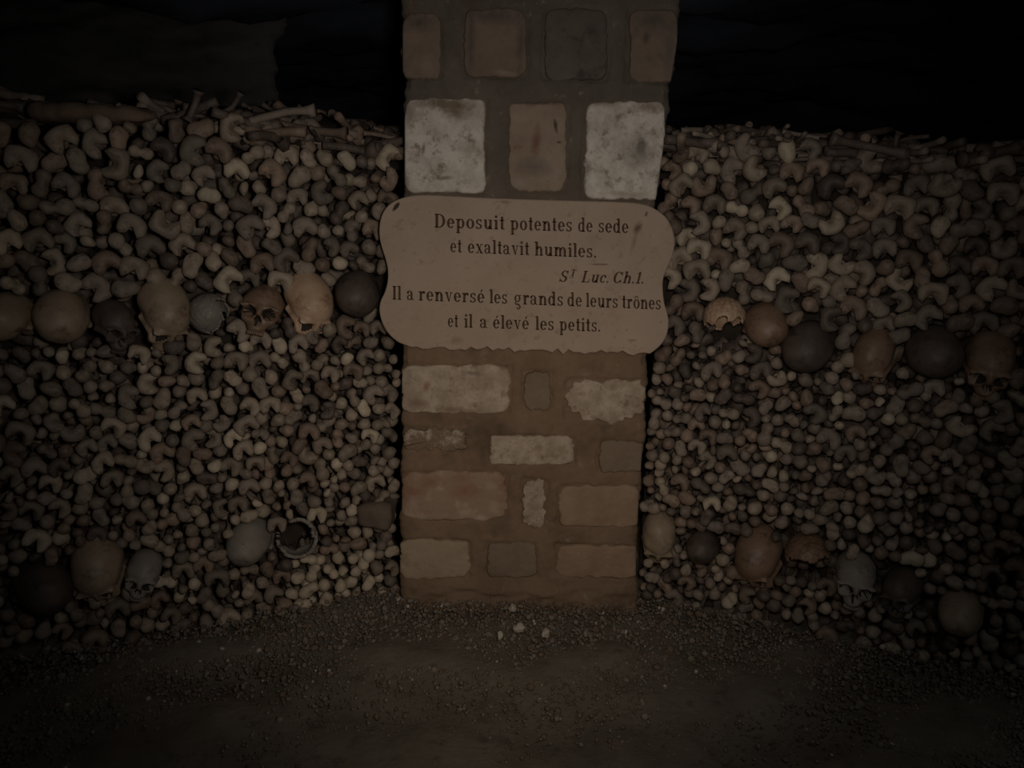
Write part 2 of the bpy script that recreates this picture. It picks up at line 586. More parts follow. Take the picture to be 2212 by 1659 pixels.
# arrises rounded and chipped
ii = np.tile(np.arange(nx), len(zs))
edge = np.minimum(ii, nx - 1 - ii) / 4.0
P[:, 1] += .016 * np.clip(1 - edge, 0, 1) ** 2
P[:, 0] += np.where((ii < 3), 1, np.where(ii > nx - 4, -1, 0)) * NP3(P * (1, 1, 2.5)) * .005
F = grid_faces(len(zs), nx)
nb = len(P)
side = []
for k, z in enumerate(zs):
    side.append((P[k * nx][0] + .004, .56, z))
    side.append((P[k * nx + nx - 1][0] - .004, .56, z))
P = np.concatenate([P, np.array(side)])
for k in range(len(zs) - 1):
    a, b_ = k * nx, (k + 1) * nx
    F.append((nb + 2 * k, a, b_, nb + 2 * k + 2))
    F.append((a + nx - 1, nb + 2 * k + 1, nb + 2 * k + 3, b_ + nx - 1))
    F.append((nb + 2 * k + 1, nb + 2 * k, nb + 2 * k + 2, nb + 2 * k + 3))
link('mortar_core', mesh('mortar_core', P - (POFF[0], POFF[1], 0), F, [M_MORTAR]), PIL)

# the stone faces, one sheet of masonry
V, Fc, MI = [], [], []
keys = list(ST)
for si, (x0, y0, x1, y1, col, rag, cor) in enumerate(STONES):
    r = np.random.default_rng(100 + si)
    hw, hh = (x1 - x0) / 2, (y1 - y0) / 2
    n = 120
    out = []
    ph = r.uniform(0, 6.28, 12)
    am = r.uniform(.3, 1, 12) / np.sqrt(np.arange(1, 13))
    e = 2 / (1.2 * cor + .06)
    e = max(2.6, min(e, 13))
    for k in range(n):
        w = 2 * math.pi * k / n
        # even spacing round a superellipse
        cw, sw = math.cos(w), math.sin(w)
        rr = (abs(cw) ** e + abs(sw) ** e) ** (-1 / e)
        ox, oy = cw * rr * hw, sw * rr * hh
        jit = sum(am[q] * math.sin((q * 2 + 3) * w + ph[q]) for q in range(12)) * rag * .45 + r.normal() * rag * .12
        l = math.hypot(cw, sw)
        ox += cw / l * jit
        oy += sw / l * jit
        xx = (x0 + x1) / 2 + ox
        if x0 < 880:
            xx = max(xx, x0 + 1)
        if x1 > 1370:
            yy = (y0 + y1) / 2 + oy
            xx = min(xx, np.interp(yy, [q[0] for q in ER], [q[1] for q in ER]) - 2)
        out.append((xx, (y0 + y1) / 2 + oy))
    W3 = np.array([on_y(a, b_) for a, b_ in out])
    cen = W3.mean(0)
    rings = [1.0, .985, .955, .9, .8, .65, .45, .22]
    hts = [.010, -.001, -.005, -.0065, -.007, -.0075, -.008, -.008]
    base = len(V)
    tilt = r.normal(0, .008, 2)
    for s_, h_ in zip(rings, hts):
        for p in W3:
            q = cen + (p - cen) * s_
            q[1] = h_
            V.append(q)
    V.append(cen + np.array((0, -.008, 0)))
    nv = len(rings) * n + 1
    A = np.array(V[base:base + nv])
    wgt = np.clip((.010 - A[:, 1]) / .016, 0, 1)
    A[:, 1] += wgt * (NP1(A * 1.5) * .0026 + NP2(A) * .0004 + (A[:, 0] - cen[0]) * tilt[0] + (A[:, 2] - cen[2]) * tilt[1])
    for k in range(nv):
        V[base + k] = A[k]
    for i in range(len(rings) - 1):
        for j in range(n):
            a, b_ = base + i * n + j, base + i * n + (j + 1) % n
            Fc.append((a, b_, b_ + n, a + n))
            MI.append(keys.index(col))
    c = base + len(rings) * n
    for j in range(n):
        Fc.append((base + (len(rings) - 1) * n + j, base + (len(rings) - 1) * n + (j + 1) % n, c))
        MI.append(keys.index(col))
link('stone_facing', mesh('stone_facing', np.array(V) - (POFF[0], POFF[1], 0), Fc, [ST[k] for k in keys], MI), PIL)

# ------------------------------------------------------------------ plaque
PLY = -.036
PLQ = bpy.data.objects.new('plaque', None)
COL.objects.link(PLQ)
pc = on_y(1137, 757, PLY)
PLQ.location = (pc[0], 0.0, pc[2])
tag(PLQ, 'tan stone plaque with scalloped sides and five painted lines, fixed to the pillar', 'plaque')
QOFF = np.array((pc[0], 0.0, pc[2]))


def plaque_material():
    m, nt, b = new_mat('plaque_stone', .8, .2)
    co = nd(nt, 'ShaderNodeTexCoord').outputs['Object']
    col = mixc(nt, noise_fac(nt, co, 4.5, .3, .7), (.44, .335, .25), (.535, .415, .32))
    col = mixc(nt, noise_fac(nt, co, 34, .57, .74, detail=6, seed=2), col, (.35, .255, .185))
    col = mixc(nt, noise_fac(nt, co, 7, .60, .78, detail=5, seed=5), col, (.38, .275, .205))

    col = stain(nt, co, QOFF, PLY, col, 1378, 492, 9, 17, 25, (.13, .085, .055), .8, .9)
    col = stain(nt, co, QOFF, PLY, col, 1396, 463, 4, 7, 25, (.15, .10, .07), .6, .8)
    col = stain(nt, co, QOFF, PLY, col, 1370, 520, 6, 32, 12, (.24, .165, .115), 1.2, .7)
    col = stain(nt, co, QOFF, PLY, col, 1293, 571, 28, 2.2, -1, (.2, .135, .09), .5, .8)
    col = stain(nt, co, QOFF, PLY, col, 855, 447, 5, 13, 38, (.07, .05, .035), .35, 1)
    col = stain(nt, co, QOFF, PLY, col, 985, 735, 20, 12, 0, (.27, .19, .125), 1.0, .7)
    col = stain(nt, co, QOFF, PLY, col, 1090, 436, 20, 4, 0, (.28, .2, .14), .8, .7)
    col = stain(nt, co, QOFF, PLY, col, 1365, 735, 14, 4, 0, (.28, .2, .14), .8, .7)
    nt.links.new(col, b.inputs['Base Color'])
    bump(nt, b, co, 80, .25, .002)
    return m


OUT = [(930, 421), (1050, 427), (1200, 432), (1340, 436), (1385, 440), (1412, 449), (1437, 467), (1451, 489), (1458, 516), (1456, 543), (1449, 564),
       (1439, 586), (1433, 607), (1433, 630), (1436, 655), (1443, 680), (1445, 700), (1441, 724), (1428, 746), (1404, 765)]
nb = 44
rg = np.random.default_rng(4)
OUT += [(1404 + (888 - 1404) * k / nb, 765 - 13 * k / nb + rg.normal(0, 3.0)) for k in range(1, nb)]
OUT += [(888, 751), (862, 741), (841, 724), (826, 700), (819, 674), (821, 652), (830, 632), (836, 610), (837, 585), (832, 560), (824, 535), (819, 511), (819, 486), (826, 460), (842, 440), (866, 428), (895, 422)]


def spline(pts, per=4, ragged=range(19, 19 + nb + 1)):
    n = len(pts)
    res = []
    for i in range(n):
        p0, p1, p2, p3 = [np.array(pts[(i + k) % n], float) for k in (-1, 0, 1, 2)]
        m = 1 if i in ragged else per
        for k in range(m):
            t = k / m
            res.append(.5 * ((2 * p1) + (p2 - p0) * t + (2 * p0 - 5 * p1 + 4 * p2 - p3) * t * t + (3 * p1 - p0 - 3 * p2 + p3) * t ** 3))
    return res


ol = np.array([on_y(a, b_, PLY) for a, b_ in spline(OUT)])
cen = np.array((ol[:, 0].mean(), PLY, (ol[:, 2].max() + ol[:, 2].min()) / 2))
n = len(ol)
V = []
for off, ins in ((.032, 0), (.006, 0), (.002, .0015), (0, .005), (0, .02)):
    # inset towards a line along the plaque's middle
    for p in ol:
        c = np.array((np.clip(p[0], cen[0] - .22, cen[0] + .22), PLY, cen[2]))
        d = c - p
        d /= np.linalg.norm(d)
        q = p + d * ins
        q[1] = PLY + off
        V.append(q)
F = grid_faces(5, n, True)
F.append(tuple(range(4 * n, 5 * n)))
F.append(tuple(reversed(range(n))))
M_PLQ = plaque_material()
slab = link('slab', mesh('slab', np.array(V) - QOFF, F, [M_PLQ], smooth=False), PLQ)

# lettering: heavy condensed roman with slab serifs and hairlines
S, H, SF = .27, .10, .085


def rc(x0, y0, x1, y1):
    return [[(x0, y0), (x1, y0), (x1, y1), (x0, y1)]]


def ln_(x0, y0, x1, y1, w0, w1=None):
    w1 = w0 if w1 is None else w1
    return [[(x0 - w0 / 2, y0), (x0 + w0 / 2, y0), (x1 + w1 / 2, y1), (x1 - w1 / 2, y1)]]


def arc(cx, cy, rx, ry, a0, a1, tk=S, th=H, n=18):
    q = []
    for i in range(n):
        ps = []
        for k in (i, i + 1):
            a = math.radians(a0 + (a1 - a0) * k / n)
            c, s = math.cos(a), math.sin(a)
            irx, iry = rx - tk, ry - th
            ps.append(((cx + rx * c, cy + ry * s), (cx + irx * c, cy + iry * s)))
        q.append([ps[0][0], ps[1][0], ps[1][1], ps[0][1]])
    return q


def dot(cx, cy, r):
    return [[(cx + r * math.cos(2 * math.pi * k / 14), cy + r * math.sin(2 * math.pi * k / 14)) for k in range(14)]]


def stem(x, y0, y1, foot=True, head='l', w=S):
    p = rc(x, y0, x + w, y1)
    if foot:
        p += rc(x - .1, y0, x + w + .1, y0 + SF)
    if head == 'l':
        p += [[(x - .13, y1 - .16), (x, y1 - .1), (x + .02, y1), (x - .13, y1 - .08)]] + rc(x - .13, y1 - .12, x + .05, y1 - .04)
    elif head == 'b':
        p += rc(x - .1, y1 - SF, x + w + .1, y1)
    return p


def g_e():
    return arc(.42, .5, .42, .52, 15, 322, S, H, 26) + rc(.2, .47, .8, .56) + arc(.42, .5, .42, .52, 0, 15, S * .8, H)


GL = {
    'e': (.86, g_e),
    'o': (.9, lambda: arc(.45, .5, .45, .52, 0, 360, S, H, 30)),
    'c': (.8, lambda: arc(.42, .5, .42, .52, 40, 320, S, H, 26) + dot(.66, .74, .13)),
    'i': (.46, lambda: stem(.11, 0, 1) + dot(.235, 1.33, .15)),
    'l': (.46, lambda: stem(.11, 0, 1.5)),
    't': (.6, lambda: rc(.16, .12, .16 + S, 1.35) + rc(0, .9, .58, 1.0) + arc(.40, .2, .24, .22, 180, 335, .18, H, 10)),
    'n': (1.02, lambda: stem(.11, 0, 1) + arc(.55, .62, .36, .40, 0, 165, S, .13, 14) + rc(.66, 0, .66 + S, .64) + rc(.57, 0, 1.0, SF)),
    'm': (1.56, lambda: stem(.11, 0, 1) + arc(.53, .62, .34, .40, 0, 165, S, .13, 14) + rc(.62, 0, .87, .64) + rc(.54, 0, .96, SF)
          + arc(1.06, .62, .36, .40, 0, 165, S, .13, 14) + rc(1.17, 0, 1.42, .64) + rc(1.08, 0, 1.52, SF)),
    'h': (1.02, lambda: stem(.11, 0, 1.5) + arc(.55, .62, .36, .40, 0, 165, S, .13, 14) + rc(.66, 0, .91, .64) + rc(.57, 0, 1.0, SF)),
    'u': (1.02, lambda: rc(.11, .36, .36, 1) + rc(0, .92, .2, 1) + arc(.46, .38, .35, .40, 180, 350, S, .13, 14) + stem(.64, 0, 1, True, None) + rc(.54, .92, .7, 1)),
    'r': (.76, lambda: stem(.11, 0, 1) + arc(.56, .62, .3, .4, 60, 165, .16, .12, 10) + dot(.62, .86, .14)),
    's': (.74, lambda: arc(.36, .74, .32, .28, 25, 265, .2, .1, 16) + arc(.36, .26, .34, .28, 85, -155, .2, .1, 16)
          + [[(.16, .62), (.34, .44), (.58, .3), (.4, .52)]] + rc(.56, .7, .66, 1.0) + rc(.04, 0, .13, .3)),
    'd': (.98, lambda: arc(.40, .5, .40, .52, 40, 320, S, H, 24) + stem(.58, 0, 1.5, False) + rc(.58, 0, .95, SF)),
    'p': (1.0, lambda: stem(.11, -.5, 1) + arc(.55, .5, .40, .52, -140, 140, S, H, 24)),
    'a': (.9, lambda: arc(.34, .72, .38, .3, 0, 160, .24, .1, 12) + dot(.14, .76, .12) + rc(.48, .1, .72, .74)
          + arc(.34, .28, .34, .3, 60, 330, .2, .1, 16) + arc(.8, .14, .2, .14, 180, 320, .14, .08, 8)),
    'v': (.94, lambda: ln_(.22, 1, .50, 0, .28, .12) + ln_(.76, 1, .50, 0, .1, .1) + rc(.02, .92, .42, 1) + rc(.6, .92, .94, 1)),
    'x': (.96, lambda: ln_(.2, 1, .74, 0, .27) + ln_(.74, 1, .2, 0, .1) + rc(.02, .92, .4, 1) + rc(.58, .92, .92, 1) + rc(.02, 0, .4, .08) + rc(.56, 0, .96, .08)),
    'g': (.96, lambda: arc(.42, .62, .38, .40, 0, 360, .22, H, 26) + rc(.62, .9, .92, .99) + arc(.30, .10, .22, .18, 90, 260, .14, .1, 10)
          + rc(.28, -.07, .6, .06) + arc(.52, -.28, .30, .28, 95, -150, .18, .11, 16)),
    'D': (1.25, lambda: rc(.12, 0, .42, 1.45) + rc(0, 0, .6, .09) + rc(0, 1.36, .6, 1.45) + arc(.54, .725, .66, .725, -90, 90, .30, .10, 20)),
    'I': (.56, lambda: rc(.12, 0, .42, 1.45) + rc(0, 0, .54, .09) + rc(0, 1.36, .54, 1.45)),
    'S': (1.0, lambda: arc(.48, 1.08, .42, .38, 20, 265, .24, .1, 18) + arc(.48, .38, .46, .40, 85, -160, .26, .1, 18)
          + [[(.2, .92), (.42, .64), (.8, .42), (.55, .74)]] + rc(.8, .98, .9, 1.45) + rc(.02, 0, .12, .46)),
    'T': (1.1, lambda: rc(.42, 0, .7, 1.45) + rc(.26, 0, .86, .09) + rc(.02, 1.34, 1.08, 1.45) + rc(.02, 1.05, .1, 1.4) + rc(1.0, 1.05, 1.08, 1.4)),
    'L': (1.12, lambda: rc(.14, 0, .43, 1.45) + rc(0, 0, 1.05, .1) + rc(0, 1.36, .58, 1.45) + rc(.97, 0, 1.06, .45)),
    'C': (1.15, lambda: arc(.58, .725, .58, .74, 35, 325, .30, .1, 26) + rc(.98, .95, 1.07, 1.45) + rc(.98, .05, 1.07, .42)),
    '1': (.6, lambda: rc(.2, 0, .45, 1.45) + rc(.05, 0, .6, .09) + [[(.0, 1.15), (.2, 1.25), (.3, 1.45), (.0, 1.22)]]),
    '.': (.3, lambda: dot(.15, .11, .12)),
    '\u00e9': (.86, lambda: g_e() + [[(.36, 1.14), (.48, 1.14), (.66, 1.42), (.46, 1.42)]]),
    '\u00f4': (.9, lambda: arc(.45, .5, .45, .52, 0, 360, S, H, 30) + ln_(.2, 1.14, .45, 1.38, .12) + ln_(.7, 1.14, .45, 1.38, .12)),
}
CR = lambda x: 800 + x * 680 / 2212
CRY = lambda y: 400 + y * 390 / 1269
LINES = [
    ('De posuit potentes de sede line', 298, 337, 450, 1815, 20.5, 0,
     [('Deposuit', 450, 945), ('potentes', 985, 1418), ('de', 1460, 1562), ('sede', 1603, 1815)]),
    ('et', 471, 510, 562, 1588, 20.0, 0, [('et', 562, 642), ('exaltavit', 685, 1117), ('humiles.', 1155, 1588)]),
    ('St', 679, 692, 1325, 1915, 17.0, .26, [('S', 1325, 1395), ('^T', 1400, 1448), ('Luc.', 1480, 1672), ('Ch.1.', 1700, 1918)]),
    ('Il', 803, 874, 155, 2040, 20.0, 0,
     [('Il', 155, 216), ('a', 257, 306), ('renvers\u00e9', 340, 803), ('les', 838, 963), ('grands', 1010, 1355), ('de', 1385, 1487), ('leurs', 1515, 1740), ('tr\u00f4nes', 1768, 2042)]),
    ('et', 996, 1030, 545, 1615, 19.5, 0, [('et', 545, 617), ('il', 660, 718), ('a', 770, 822), ('\u00e9lev\u00e9', 862, 1115), ('les', 1160, 1290), ('petits.', 1330, 1616)]),
]
M_INK = mottled('faded_paint', (.085, .05, .03), (.12, .072, .045), (.20, .13, .085), scale=30, lo3=.6, hi3=.75, bscale=90, bstr=.2)
LABELS = ['first painted line of Latin lettering', 'second painted line of Latin lettering', 'short slanted source line', 'longest line, in French', 'last line, in French']
for li, (nm, yb0, yb1, lx0, lx1, xh, slant, words) in enumerate(LINES):
    line = link('inscription_line', None, PLQ)
    line['label'] = LABELS[li]
    for w, wx0, wx1 in words:
        V, F = [], []
        sup = w.startswith('^')
        w = w.lstrip('^')
        k = .62 if sup else 1.0
        size = xh * k
        nat = sum(GL[ch][0] for ch in w)
        want = (CR(wx1) - CR(wx0)) / size
        sx = min(1.0, want / (nat + .14 * (len(w) - 1)))
        gap = (want - nat * sx) / max(1, len(w) - 1)
        cx = 0.0
        for ch in w:
            adv, fn = GL[ch]
            quads = list(fn())
            if sup:
                quads += dot(.3, -.28, .12) + dot(.75, -.28, .12)
            for poly in quads:
                idx = []
                for gx, gy in poly:
                    gx2 = gx * sx + cx + (gy * slant)
                    X0 = CR(wx0) + gx2 * size
                    yb = CRY(yb0 + (yb1 - yb0) * (((X0 - 800) * 2212 / 680) - lx0) / (lx1 - lx0))
                    Y0 = yb - gy * size - (xh * .72 if sup else 0)
                    idx.append(len(V))
                    V.append(on_y(X0, Y0, PLY - .0006))
                F.append(tuple(idx))
            cx += adv * sx + gap
        nV = len(V)
        V2 = [v + np.array((0, .0009, 0)) for v in V]
        F2 = []
        for f in F:
            m = len(f)
            F2 += [tuple(i for i in f)] + [(f[i], f[(i + 1) % m], f[(i + 1) % m] + nV, f[i] + nV) for i in range(m)]
        o = link('painted_word', mesh('painted_word', np.array(V + V2) - QOFF, F2, [M_INK], smooth=False), line)

# ------------------------------------------------------------------ skulls
def skull_sdf(seed):
    r = np.random.default_rng(seed)
    w = r.uniform(.95, 1.05)
    nz = Noise(seed + 900, 9, 2)

    def f(P):
        d = ell(P, (0, .012, .012), (.069 * w, .086, .066))
        d = smin(d, ell(P, (0, -.04, -.004), (.056 * w, .046, .046)), .03)
        d = smin(d, ell(P, (0, -.056, -.048), (.040, .032, .036)), .016)
        for s in (-1, 1):
            d = smin(d, cap(P, (s * .048, -.058, -.036), (s * .060, -.005, -.032), .009), .012)
            d = smin(d, ell(P, (s * .034, -.082, -.010), (.026, .010, .008)), .010)
            d = smin(d, ell(P, (s * .036, -.070, -.050), (.018, .014, .014)), .012)
        d = smin(d, ell(P, (0, -.070, -.076), (.027, .024, .019)), .012)
        d = smin(d, ell(P, (0, -.088, -.028), (.008, .012, .020)), .008)
        for s in (-1, 1):
            d = ssub(d, ell(P, (s * .032, -.096, -.029), (.0205, .055, .0185)), .004)
        d = ssub(d, ell(P, (0, -.100, -.056), (.0120, .040, .0160)), .004)
        return d + nz(P) * .0014
    return f


def skull_mesh(seed):
    V, F = project(skull_sdf(seed), (0, .015, -.012), 6, .15)
    # upper teeth
    parts = [(V, F)]
    for k in range(-5, 6):
        a = k * .27
        p = np.array((math.sin(a) * .025, -.066 - math.cos(a) * .022, -.096))
        D, Fi = ico(2)
        parts.append((D * (.0034, .0034, .0075) + p, Fi))
    V, F = join(*parts)
    # shade of the sockets and nose, painted in with the dark earth material
    socket_shade = np.minimum.reduce([ell(V, (s * .032, -.096, -.029), (.0205, .055, .0185)) for s in (-1, 1)] + [ell(V, (0, -.100, -.056), (.0120, .040, .0160))]) < .0032
    socket_shade &= V[:, 1] < -.03
    return V, F, socket_shade[F].all(1).astype(int)


def shell_mesh(seed, n_open, thr, jag, through=None, thick=.0055):
    """broken brain case: a thin shell with a jagged opening"""
    D, F = ico(5)
    nz = Noise(seed, 1.3, 3)
    n_open = np.array(n_open, float) / np.linalg.norm(n_open)
    keep = D @ n_open + nz(D) * jag < thr
    if through is not None:
        th = np.array(through, float) / np.linalg.norm(through)
        keep &= D @ th + nz(D + 3) * jag < .28
    kf = keep[F].all(1)
    F = F[kf]
    used = np.unique(F)
    remap = -np.ones(len(D), int)
    remap[used] = np.arange(len(used))
    D2, F = D[used], remap[F]
    outer = D2 * (.069, .085, .068)
    outer += D2 * (nz(D2 * 4) * .0012)[:, None]
    inner = D2 * (.069 - thick, .085 - thick, .068 - thick)
    n = len(outer)
    fs = [F, F[:, ::-1] + n]
    from collections import Counter
    cnt = Counter()
    de = []
    for t in F:
        for a, b_ in ((t[0], t[1]), (t[1], t[2]), (t[2], t[0])):
            cnt[(min(a, b_), max(a, b_))] += 1
            de.append((a, b_))
    rim = []
    for a, b_ in de:
        if cnt[(min(a, b_), max(a, b_))] == 1:
            rim += [(b_, a, a + n), (b_, a + n, b_ + n)]
    return np.concatenate([outer, inner]), np.concatenate(fs + [np.array(rim)])


SK_MESH = [skull_mesh(s) for s in (1, 2, 3)]
SKULLS_PX = []   # (side, u, z, r)


def rot(yaw, pitch, roll):
    return Matrix.Rotation(math.radians(yaw), 4, 'Z') @ Matrix.Rotation(math.radians(pitch), 4, 'X') @ Matrix.Rotation(math.radians(roll), 4, 'Y')


def skull(px, py, wpx, mat, label, yaw=0, pitch=0, roll=0, broken=None, out=.035, group=None):
    side = 'L' if px < 1100 else 'R'
    wl = LW if side == 'L' else RW
    u, z = wl.hit(px, py)
    p = wl.at(u, z)
    depth = np.dot(p - CAM, _f)
    scale = wpx * .95 / F_PX * depth / .142
    if broken:
        (V, F), mi = shell_mesh(*broken), None
    else:
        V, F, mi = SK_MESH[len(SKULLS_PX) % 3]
    me = mesh('skull', V * scale, F, [SKULL[mat], M_EARTH_SOCKET_SHADE], mi)
    o = link('skull' if not broken else 'broken_skull', me)
    q = wl.at(u, z, -.085 * scale + out)
    o.matrix_world = Matrix.Translation(q) @ rot(yaw + math.degrees(math.atan2(wl.n[0], -wl.n[1])), pitch, roll)
    tag(o, label, 'skull', group or ('skulls in the upper rows' if py < 900 else 'skulls in the lower rows'))
    SKULLS_PX.append((side, u, z, wpx / F_PX * depth / 2))
    return o


# pitch +90 tips the crown towards us
skull(8, 692, 112, 'tan', 'tan skull cut off by the left edge, end of the upper left row', yaw=150, pitch=-25)
skull(132, 690, 122, 'tan', 'big rounded brown-tan skull, second from the left edge in upper row', yaw=175, pitch=-30)
skull(245, 697, 88, 'dark', 'small dark skull with its face turned aside, between two larger tan skulls', yaw=25, pitch=10, roll=8)
skull(357, 672, 112, 'tan', 'shiny tan skull crown right of the small dark skull in upper left row', yaw=22, pitch=46, roll=8)
skull(455, 680, 96, 'grey', 'greyish skull with jagged broken right side, upper left row', broken=(51, (.9, -.55, -.35), .46, .16), out=.05)
skull(572, 668, 98, 'brown', 'brown skull facing outward with two dark eye sockets, upper left row', yaw=-12, pitch=-14, roll=12)
skull(675, 655, 108, 'amber', 'brightest orange-tan skull, upper left row, second from the plaque', yaw=14, pitch=38, roll=10)
skull(783, 642, 108, 'dark', 'dark skull half hidden behind the left edge of the plaque', yaw=160, pitch=-22)
skull(1560, 688, 98, 'amber', 'rosy skull cap with jagged lower edge, nearest the plaque on the right', broken=(52, (.25, -.25, -1), .34, .14), out=.04)
skull(1650, 706, 96, 'brown', 'smooth reddish-brown skull beside the rosy broken cap, upper right row', yaw=200, pitch=-35)
skull(1747, 756, 118, 'dark', 'large dark dusty skull in the middle of the upper right row', yaw=165, pitch=-30)
skull(1888, 768, 92, 'brown', 'narrow brown skull between two dark skulls, upper right row', yaw=-20, pitch=44)
skull(2018, 768, 122, 'dark', 'almost black skull next to the socketed one, upper right row', yaw=190, pitch=-25)
skull(2143, 778, 106, 'brown', 'brown skull with two open eye sockets, right end of upper row', yaw=0, pitch=22, roll=4)
skull(88, 1285, 122, 'dark', 'dark skull low at the left edge, leftmost of the lower row', yaw=205, pitch=-30)
skull(210, 1238, 112, 'tan', 'dull tan skull right of the dark one, lower left row', yaw=-10, pitch=42, roll=-12)
skull(312, 1238, 78, 'grey', 'small grey face fragment beside the dull tan skull, lower left row', yaw=-10, pitch=5, roll=15)
skull(545, 1182, 100, 'grey', 'smooth grey skull left of the hollow broken one, lower left row', yaw=150, pitch=-30)
skull(646, 1170, 96, 'grey', 'hollow broken skull with a black opening and thick right rim', broken=(57, (-.35, -1, .35), .30, .12, (-.1, 1, .1), .012), out=.05)
skull(1418, 1162, 80, 'tan', 'shiny tan skull touching the right side of the pillar, lower row', yaw=15, pitch=48)
skull(1514, 1190, 76, 'dark', 'small dark grey skull, second from the pillar in lower right row', yaw=180, pitch=-20)
skull(1634, 1212, 104, 'brown', 'broad brown skull with pointed chin, third from pillar in lower right row', yaw=-12, pitch=42, roll=-14)
skull(1742, 1212, 104, 'brown', 'broken brown skull cap arching over a dark hollow, lower right row', broken=(59, (.1, -.35, -1), .22, .12, (0, 1, -.5)), out=.03)
skull(1848, 1250, 92, 'grey', 'grey skull facing us with both eye sockets and nose hole, lower right row', yaw=4, pitch=2, roll=4)
skull(1950, 1280, 84, 'dark', 'dark face fragment right of the grey socketed skull, lower right row', yaw=-20, pitch=8, roll=-6)
skull(2078, 1335, 100, 'tan', 'pale-patched skull low at the far right of the lower row', yaw=170, pitch=-30)

# ------------------------------------------------------------------ stacked long bones
def shaft(y0, r0, r1, L, seg=8, bend=.006):
    ys = np.linspace(y0, L, 6)
    return tube([(bend * math.sin(i * .6), y, 0) for i, y in enumerate(ys)], [r0 + (r1 - r0) * min(1, i / 2) for i in range(6)], seg)


def bone_mesh(kind, seed, sub=3):
    r = np.random.default_rng(seed * 17 + len(kind))
    j = lambda a=.12: r.uniform(1 - a, 1 + a)
    nz = Noise(seed + 300, 16, 2)
    if kind == 'femur':        # two knuckles and the notch between them
        a, b_, c = j(), j(), j()
        spread = .0235 * j(.08)

        def f(P):
            d = smin(ell(P, (-spread, .020, -.008), (.0165 * a, .022, .027 * c)), ell(P, (spread, .020, -.008), (.0165 * b_, .022, .026)), .004)
            d = smin(d, ell(P, (0, .024, .017), (.034, .020, .0155)), .012)
            d = smin(d, cap(P, (0, .05, .008), (0, .11, .008), .019), .02)
            d = ssub(d, ell(P, (0, .004, -.020), (.0105, .026, .022)), .006)
            return d + nz(P) * .0020
        V, F = project(f, (0, .045, .010), sub, .11)
    elif kind == 'thighbone':    # ball and knuckle side by side
        a, b_ = j(.15), j(.15)

        def f(P):
            d = smin(ell(P, (-.020, .020, .006), (.0235 * a,) * 3), ell(P, (.021, .026, -.005), (.020 * b_, .024, .021)), .008)
            d = smin(d, cap(P, (.006, .05, 0), (.006, .11, 0), .018), .02)
            return d + nz(P) * .0020
        V, F = project(f, (.0, .04, 0), sub, .11)
    elif kind == 'tibia':      # flat bean-shaped plateau
        a, b_ = j(), j()

        def f(P):
            d = smin(ell(P, (-.017, .018, 0), (.021 * a, .018, .023)), ell(P, (.017, .018, .002), (.021, .018, .021 * b_)), .010)
            d = smin(d, cap(P, (0, .03, -.004), (0, .11, -.004), .019), .02)
            d = ssub(d, ell(P, (0, -.004, -.014), (.006, .012, .02)), .008)
            return d + nz(P) * .0022
        V, F = project(f, (0, .035, 0), sub, .11)
    elif kind == 'humerus':    # round ball head
        a = j(.1)

        def f(P):
            d = ell(P, (0, .022, 0), (.0245 * a, .022, .0235))
            d = smin(d, ell(P, (.016, .030, .012), (.012, .014, .012)), .012)
            d = smin(d, cap(P, (0, .04, 0), (0, .10, 0), .015), .02)
            return d + nz(P) * .0020
        V, F = project(f, (0, .03, 0), sub, .09)
    else:                      # small knobs of forearm and shin bones
        a, b_ = j(.25), j(.2)

        def f(P):
            d = ell(P, (0, .016, 0), (.0170 * a, .016, .0160 * b_))
            d = smin(d, ell(P, (.009, .02, -.006), (.009, .010, .009)), .01)
            d = smin(d, cap(P, (0, .02, 0), (0, .08, 0), .010), .015)
            return d + nz(P) * .0020
        V, F = project(f, (0, .022, 0), sub, .07)
    rs = {'femur': .015, 'thighbone': .014, 'tibia': .014, 'humerus': .011, 'forearm_bone': .0075}[kind]
    L = {'femur': .22, 'thighbone': .22, 'tibia': .21, 'humerus': .19, 'forearm_bone': .16}[kind]
    S_ = shaft(.05 if kind != 'forearm_bone' else .03, rs * 1.15, rs, L)
    return join((V, F), S_)


KINDS = ['femur', 'thighbone', 'tibia', 'humerus', 'forearm_bone']
RAD = {'femur': .036, 'thighbone': .034, 'tibia': .031, 'humerus': .0255, 'forearm_bone': .0185}
NVAR = 7
BM = {k: [bone_mesh(k, s) for s in range(NVAR)] for k in KINDS}
BME = {k: [mesh(k, v, f, [BONE['tan']]) for v, f in BM[k]] for k in KINDS}
DESC = {'femur': 'femur end with two knuckles', 'thighbone': 'thighbone end, ball beside knob', 'tibia': 'bean-shaped shinbone end',
        'humerus': 'round ball-headed arm bone', 'forearm_bone': 'small knobbed forearm bone'}
CAT = {'femur': 'bone', 'thighbone': 'bone', 'tibia': 'bone', 'humerus': 'bone', 'forearm_bone': 'bone'}


def umin(side, z):
    wl = LW if side == 'L' else RW
    if side == 'L':
        e = (wl.p0[0] - np.interp(z, elz, elx)) / abs(wl.t[0])
    else:
        e = (np.interp(z, erz, erx) - wl.p0[0]) / abs(wl.t[0])
    return e + .014 + .042 * np.exp(-((z - 1.09) / .15) ** 2)


